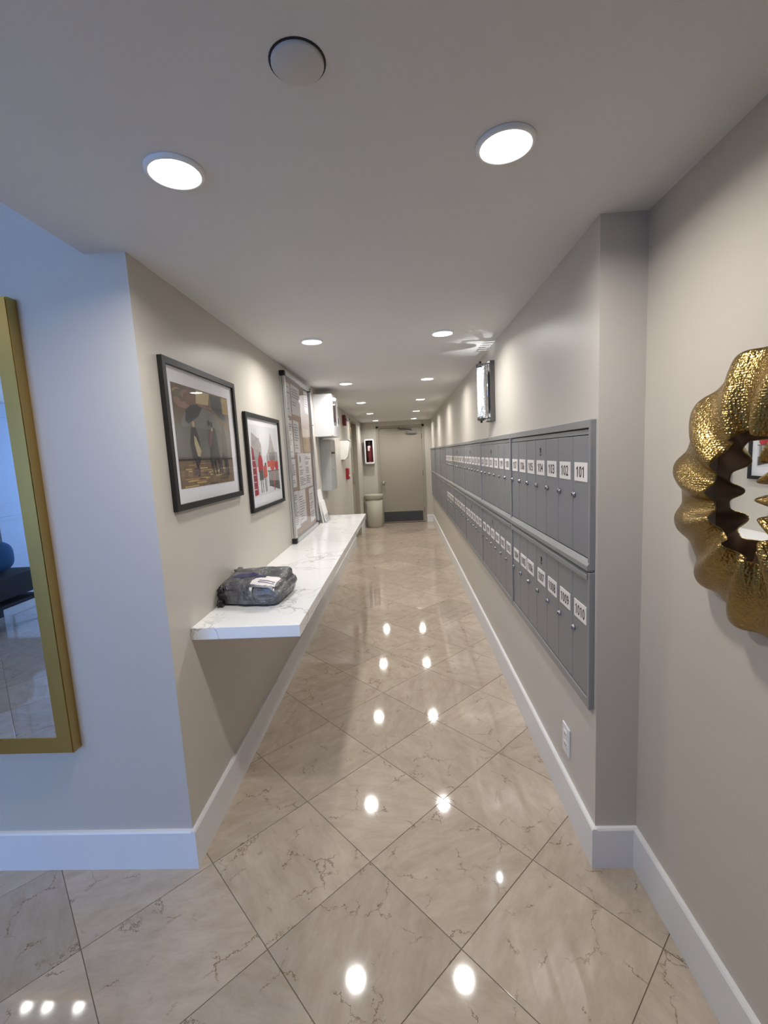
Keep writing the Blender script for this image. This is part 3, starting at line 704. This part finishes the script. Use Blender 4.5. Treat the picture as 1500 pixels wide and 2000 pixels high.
for lab, a, b, c, d, kd in papers:
    mb = MB(); X = XL+.0128; ang = {2: -.03, 4: .03}.get(kd, 0)
    cy0, cz0 = (a+b)/2, (c+d)/2
    def pt(y, z, dx=0): y -= cy0; z -= cz0; return (X+dx, cy0+y*math.cos(ang)-z*math.sin(ang), cz0+y*math.sin(ang)+z*math.cos(ang))
    q = [(a, c), (b, c), (b, d), (a, d)]
    mb.add([pt(y, z, dx) for dx in (0, .001) for y, z in q], [(4, 5, 6, 7), (0, 1, 5, 4), (1, 2, 6, 5), (2, 3, 7, 6), (3, 0, 4, 7)])
    if kd != 5:
        halves = [(a+.02, b-.02)] if kd != 3 else [(a+.03, (a+b)/2-.02), ((a+b)/2+.02, b-.03)]
        for hi, (ya, yb) in enumerate(halves):
            z = d-.03 if not (kd == 3 and hi == 0) else d-.09
            while z > c+.025:
                if rr.random() < .78:
                    ye = yb-(yb-ya)*rr.random()*.55
                    mb.add([pt(y, zz, .0013) for y, zz in ((ya, z-.0035), (ye, z-.0035), (ye, z+.0035), (ya, z+.0035))], [(0, 1, 2, 3)], 1)
                z -= .014 if kd in (1, 3) else .019
        if kd == 3: mb.add([pt((a+.075)+.028*math.cos(k*.628), d-.045+.03*math.sin(k*.628), .0013) for k in range(10)], [tuple(range(10))], 1)
    tag(mb.build('notice_paper', ['papery' if kd == 5 else 'paper', pc('typed', (.16, .16, .17))]), lab, 'paper', 'notices pinned inside the glass board')

# leaflet holder leaning beside the board
t = thing('leaflet_stack', (-.745, 4.18, CZ), 'white leaflets leaning against the wall on the counter beside the notice board', 'leaflets')
def lean(x0, x1, zt, y0, y1, th, mat, name):
    mb = MB(); mb.prism([(x0, CZ+.0005), (x0+th, CZ+.0005), (x1+th, zt), (x1, zt)], y0, y1, lambda u, v, a: (u, a, v)); mb.build(name, mat, t)
lean(-.748, -.795, 1.125, 4.03, 4.24, .009, 'paper', 'leaflet'); lean(-.730, -.770, 1.02, 4.06, 4.26, .006, 'paper', 'leaflet')
lean(-.716, -.733, .90, 4.05, 4.28, .003, 'glassb', 'clear_holder'); MB().box(-.75, -.712, 4.05, 4.28, CZ, CZ+.004).build('holder_base', 'alu', t)

# ================================================================ CABINETS ON THE LEFT WALL
t = thing('defibrillator_cabinet', (XL, 4.42, 1.612), 'white metal cabinet with red case behind a rounded window, high on the left wall', 'cabinet')
ay0, ay1, az0, az1, ax = 4.215, 4.62, 1.612, 1.997, -.627
b = MB(); b.bbox(XL, ax-.012, ay0, ay1, az0, az1, .003); b.build('body', 'white', t)
f = MB(); ring_panel(f, rrect(ay0, ay1, az0, az1, .008), rrect(ay0+.07, ay1-.07, az0+.10, az1-.07, .04), .0, .012, toL, (ax-.012, 0, 0)); dd = f.build('door', 'white', t)
w_ = MB(); w_.prism(rrect(ay0+.07, ay1-.07, az0+.10, az1-.07, .04), 0, .003, lambda u, v, a: (ax-.008+a, u, v)); w_.build('window', 'glassb', dd)
bx = MB(); bx.prism(rrect(ay0+.09, ay1-.09, az0+.14, az1-.09, .03), 0, .002, lambda u, v, a: (ax-.012+a, u, v)); bx.build('red_case_panel', 'redm', t)
MB().lathe([(.02, 0), (.02, .02), (.012, .03), (0, .032)], (ax, ay0+.10, az1-.045), 'x', 18).build('alarm_lamp', 'white', t)
MB().bbox(ax, ax+.012, ay1-.05, ay1-.03, 1.74, 1.80, .002).build('latch', 'chrome', t)
t = thing('drop_box', (XL, 4.585, 1.092), 'grey metal drop box with a slot under the white cabinet on the left wall', 'drop box')
b = MB(); b.bbox(XL, -.702, 4.405, 4.77, 1.092, 1.592, .004); b.build('body', 'greybox', t)
MB().bbox(-.702, -.698, 4.43, 4.745, 1.475, 1.575, .001).build('drop_flap', 'greybox', t)
MB().box(-.702, -.6975, 4.50, 4.70, 1.452, 1.468).build('slot', 'gap', t)
MB().lathe([(.012, 0), (.012, .006), (0, .007)], (-.702, 4.58, 1.30), 'x', 16).build('lock', 'chrome', t)

t = thing('dispenser', (XL, 6.0, 1.375), 'white wedge-shaped plastic dispenser on the left wall past the drop box', 'dispenser')
b = MB(); b.prism([(0, 0), (.05, .0), (.085, .03), (.118, .17), (.122, .235), (.10, .25), (0, .25)], 5.90, 6.12, lambda u, v, a: (XL+u, a, 1.378+v)); b.build('housing', 'whitep', t)
b = MB(); b.prism([(.0, .25), (.102, .25), (.126, .237), (.128, .243), (.104, .258), (0, .258)], 5.895, 6.125, lambda u, v, a: (XL+u, a, 1.378+v)); b.build('lid', 'alu', t)
MB().bbox(XL+.015, XL+.06, 5.96, 6.06, 1.362, 1.379, .003).build('nozzle', 'whitep', t)
t = thing('fire_alarm_strobe', (XL, 6.34, 1.84), 'red fire alarm strobe high on the left wall near the ceiling', 'fire alarm')
MB().bbox(XL, XL+.045, 6.28, 6.40, 1.84, 1.985, .006).build('housing', 'redm', t)
MB().bbox(XL+.045, XL+.075, 6.305, 6.375, 1.89, 1.945, .01).build('strobe_lens', 'chrome', t)
t = thing('fire_alarm_pull_station', (XL, 6.37, 1.09), 'red fire alarm pull station at hand height on the left wall', 'fire alarm')
MB().bbox(XL, XL+.04, 6.31, 6.43, 1.095, 1.25, .006).build('housing', 'red', t)
MB().bbox(XL+.04, XL+.052, 6.33, 6.41, 1.13, 1.16, .004).build('pull_bar', 'whitep', t)
# ================================================================ EXTINGUISHER CABINET ON THE FAR WALL
t = thing('fire_extinguisher_cabinet', (-.648, YD, 1.245), 'white framed fire extinguisher cabinet on the far wall left of the door', 'cabinet')
ex0, ex1, ez0, ez1, ey = -.745, -.552, 1.243, 1.735, 9.05
b = MB(); b.box(ex0+.008, ex0+.014, ey+.012, YD, ez0+.01, ez1-.01); b.box(ex1-.014, ex1-.008, ey+.012, YD, ez0+.01, ez1-.01); b.box(ex0+.008, ex1-.008, ey+.012, YD, ez0+.008, ez0+.014); b.box(ex0+.008, ex1-.008, ey+.012, YD, ez1-.014, ez1-.008); b.box(ex0+.01, ex1-.01, YD-.006, YD, ez0+.01, ez1-.01)
b.build('body', 'black', t)
f = MB(); ring_panel(f, rrect(ex0, ex1, ez0, ez1, .03), rrect(ex0+.026, ex1-.026, ez0+.032, ez1-.03, .010), 0, .012, toB, (0, ey+.012, 0)); dd = f.build('door', 'white', t)
MB().box(ex0+.026, ex1-.026, ey+.005, ey+.007, ez0+.032, ez1-.03).build('window', 'glass', dd)
MB().lathe([(.012, 0), (.012, -.004), (0, -.005)], (-.648, ey, ez0+.034), 'y', 14).build('lock', 'alu', dd)
MB().bbox(ex0-.008, ex0+.008, ey+.03, ey+.06, 1.34, 1.36, .003).build('hinge', 'white', t)
t = thing('fire_extinguisher', (-.648, 9.11, ez0+.014), 'red fire extinguisher with white label inside the far wall cabinet', 'fire extinguisher')
MB().lathe([(.03, 0), (.052, .006), (.055, .02), (.055, .30), (.045, .335), (.02, .355), (.018, .37)], (-.648, 9.115, ez0+.0145), 'z', 24).build('cylinder', 'redm', t)
v_ = MB(); v_.lathe([(.02, .37), (.02, .40), (.012, .41), (.012, .43)], (-.648, 9.115, ez0+.0145), 'z', 14); v_.bbox(-.70, -.63, 9.105, 9.125, ez0+.435, ez0+.45, .003); v_.build('valve', 'black', t)
lb_ = MB(); n_ = 9
lb_.add([(-.655+.0558*math.sin(a)*1.0, 9.115-.0558*math.cos(a), z) for z in (1.50, 1.60) for a in [(-.5+k/(n_-1)) for k in range(n_)]], [(k, k+1, n_+k+1, n_+k) for k in range(n_-1)], 0, True); lb_.build('label', 'plate', t)
MB().tube([(-.63, 9.11, 1.66), (-.585, 9.11, 1.64), (-.582, 9.11, 1.45), (-.59, 9.11, 1.36)], .007).build('hose', 'black', t)
# ================================================================ BIN
t = thing('waste_bin', (-.60, 8.86, 0), 'round cream plastic waste bin beside the far door', 'bin')
b = MB(); b.lathe([(.150, .001), (.155, .01), (.172, .56), (.164, .56), (.145, .02), (0, .018)], (-.60, 8.86, 0), 'z', 36); b.build('body', 'cream', t)
b = MB(); b.lathe([(.174, .555), (.184, .56), (.187, .63), (.183, .642), (.172, .645), (.165, .638), (.166, .57)], (-.60, 8.86, 0), 'z', 36); b.build('rim', 'cream', t)
b = MB(); b.lathe([(.166, .625), (.10, .640), (.03, .644), (0, .644)], (-.60, 8.86, 0), 'z', 36); b.build('lid', 'cream', t)

# ================================================================ GOLD FRAMED MIRROR ON THE FRONT LEFT WALL
gx0, gx1, gz0, gz1, gy = -1.82, -1.158, .47, 1.945, 1.366
t = thing('gold_framed_mirror', ((gx0+gx1)/2, YC, gz0), 'tall rectangular mirror in a flat brushed gold frame on the front left wall', 'mirror')
def gp(a): return [(gx0+a, gz0+a), (gx1-a, gz0+a), (gx1-a, gz1-a), (gx0+a, gz1-a)]
f = MB(); ring_panel(f, gp(0), gp(.052), .0005, YC-gy-.003, toB, (0, YC, 0)); ring_panel(f, gp(.003), gp(.052), YC-gy-.003, YC-gy, toB, (0, YC, 0)); f.build('frame', 'gold', t)
f = MB(); ring_panel(f, gp(.0515), gp(.055), .0005, YC-gy-.004, toB, (0, YC, 0)); f.build('inner_lip', 'brass', t)
MB().box(gx0+.053, gx1-.053, gy+.006, gy+.012, gz0+.053, gz1-.053).build('mirror_glass', 'mirror', t)
# bench reflected in that mirror
t = thing('bench', (-3.85, -.9, 0), 'dark wooden bench against the lobby wall, reflected in the gold framed mirror', 'bench')
bx0, bx1, bb0, bb1 = -4.12, -3.6, -1.46, -.3
MB().bbox(bx0, bx1, bb0, bb1, .30, .50, .01).build('seat', 'darkwood', t)
MB().bbox(bx0, bx1, bb0+.02, bb1-.02, .22, .25, .005).build('shelf', 'darkwood', t)
MB().bbox(bx0, bx0+.04, bb0, bb1, .50, .82, .01).build('backrest', 'darkwood', t)
for x in (bx0+.01, bx1-.06):
    for y in (bb0+.01, bb1-.06): MB().box(x, x+.05, y, y+.05, 0, .40).build('leg', 'darkwood', t)
bm = bmesh.new(); bmesh.ops.create_icosphere(bm, subdivisions=4, radius=1)
for v in bm.verts:
    s = 1/max(1e-6, (abs(v.co.x)**3+abs(v.co.y)**3+abs(v.co.z)**3)**(1/3)); c_v = v.co*s
    v.co = Vector((-3.87+c_v.x*.17, -1.16+c_v.y*.20, .655+c_v.z*.15))
mb = MB(); mb.bm(bm, 0, True); tag(mb.build('cushion', 'blue'), 'bright blue cushion on the dark lobby bench', 'cushion')

# ================================================================ HAMMERED GOLD MIRROR ON THE FRONT RIGHT WALL
MY, MZ = .873, 1.305
t = thing('round_gold_mirror', (XF, MY, MZ-.28), 'round mirror with a ruffled hammered gold frame on the front right wall', 'mirror')
NT, NR = 560, 26
rf = random.Random(5); jit = [rf.uniform(-.5, .5) for _ in range(14)]
def fold(x, sharp): return math.sin(x+sharp*math.sin(x))
def crest(x): return 2*((1+math.sin(x+.5*math.cos(x)))/2)**3.2-.62
vs = []; fs = []
for j in range(NT):
    th = 2*math.pi*j/NT
    ph = th*12+.5*math.sin(2*th+1)+.3*math.sin(5*th)
    wo = crest(ph); wi = crest(ph+.7)
    for i in range(NR+1):
        s = i/NR
        rs_ = max(0, -math.cos(th)); ri = .128-.004*wi-.062*rs_; ro = .286+.005*wo+.006*math.sin(3*th+2)
        r = ri+(ro-ri)*s
        bl = s*s*(3-2*s)
        dpt = .060*(1-s)+.032*s+.016*math.sin(math.pi*s)**.8+(1-bl)*(.014*wi+.032*rs_)+bl*.010*wo
        tw = .12*(s-.5)
        vs.append((XF-max(.004, dpt), MY+r*math.cos(th+tw), MZ+r*math.sin(th+tw)))
for j in range(NT):
    for i in range(NR):
        a = j*(NR+1)+i; b = ((j+1) % NT)*(NR+1)+i
        fs.append((a, a+1, b+1, b))
mb = MB(); mb.add(vs, fs, 0, True); ring = mb.build('ruffled_frame', ['hammer', 'gold_edge'], t)
bmn = bmesh.new(); bmn.from_mesh(ring.data); bmesh.ops.recalc_face_normals(bmn, faces=bmn.faces[:])
# make the outer skin face the room
if sum(f.normal.x for f in bmn.faces) > 0: bmesh.ops.reverse_faces(bmn, faces=bmn.faces[:])
bmn.to_mesh(ring.data); bmn.free()
so = ring.modifiers.new('thickness', 'SOLIDIFY'); so.thickness = .0022; so.offset = -1; so.material_offset = 1; so.material_offset_rim = 0
MB().bbox(XF-.032, XF-.006, MY-.152, MY+.152, MZ-.152, MZ+.152, .002).build('mirror_backing', 'black', t)
MB().box(XF-.036, XF-.0322, MY-.147, MY+.147, MZ-.147, MZ+.147).build('mirror_glass', 'mirror', t)
MB().box(XF-.006, XF, MY-.10, MY+.10, MZ-.10, MZ+.10).build('wall_mount', 'black', t)
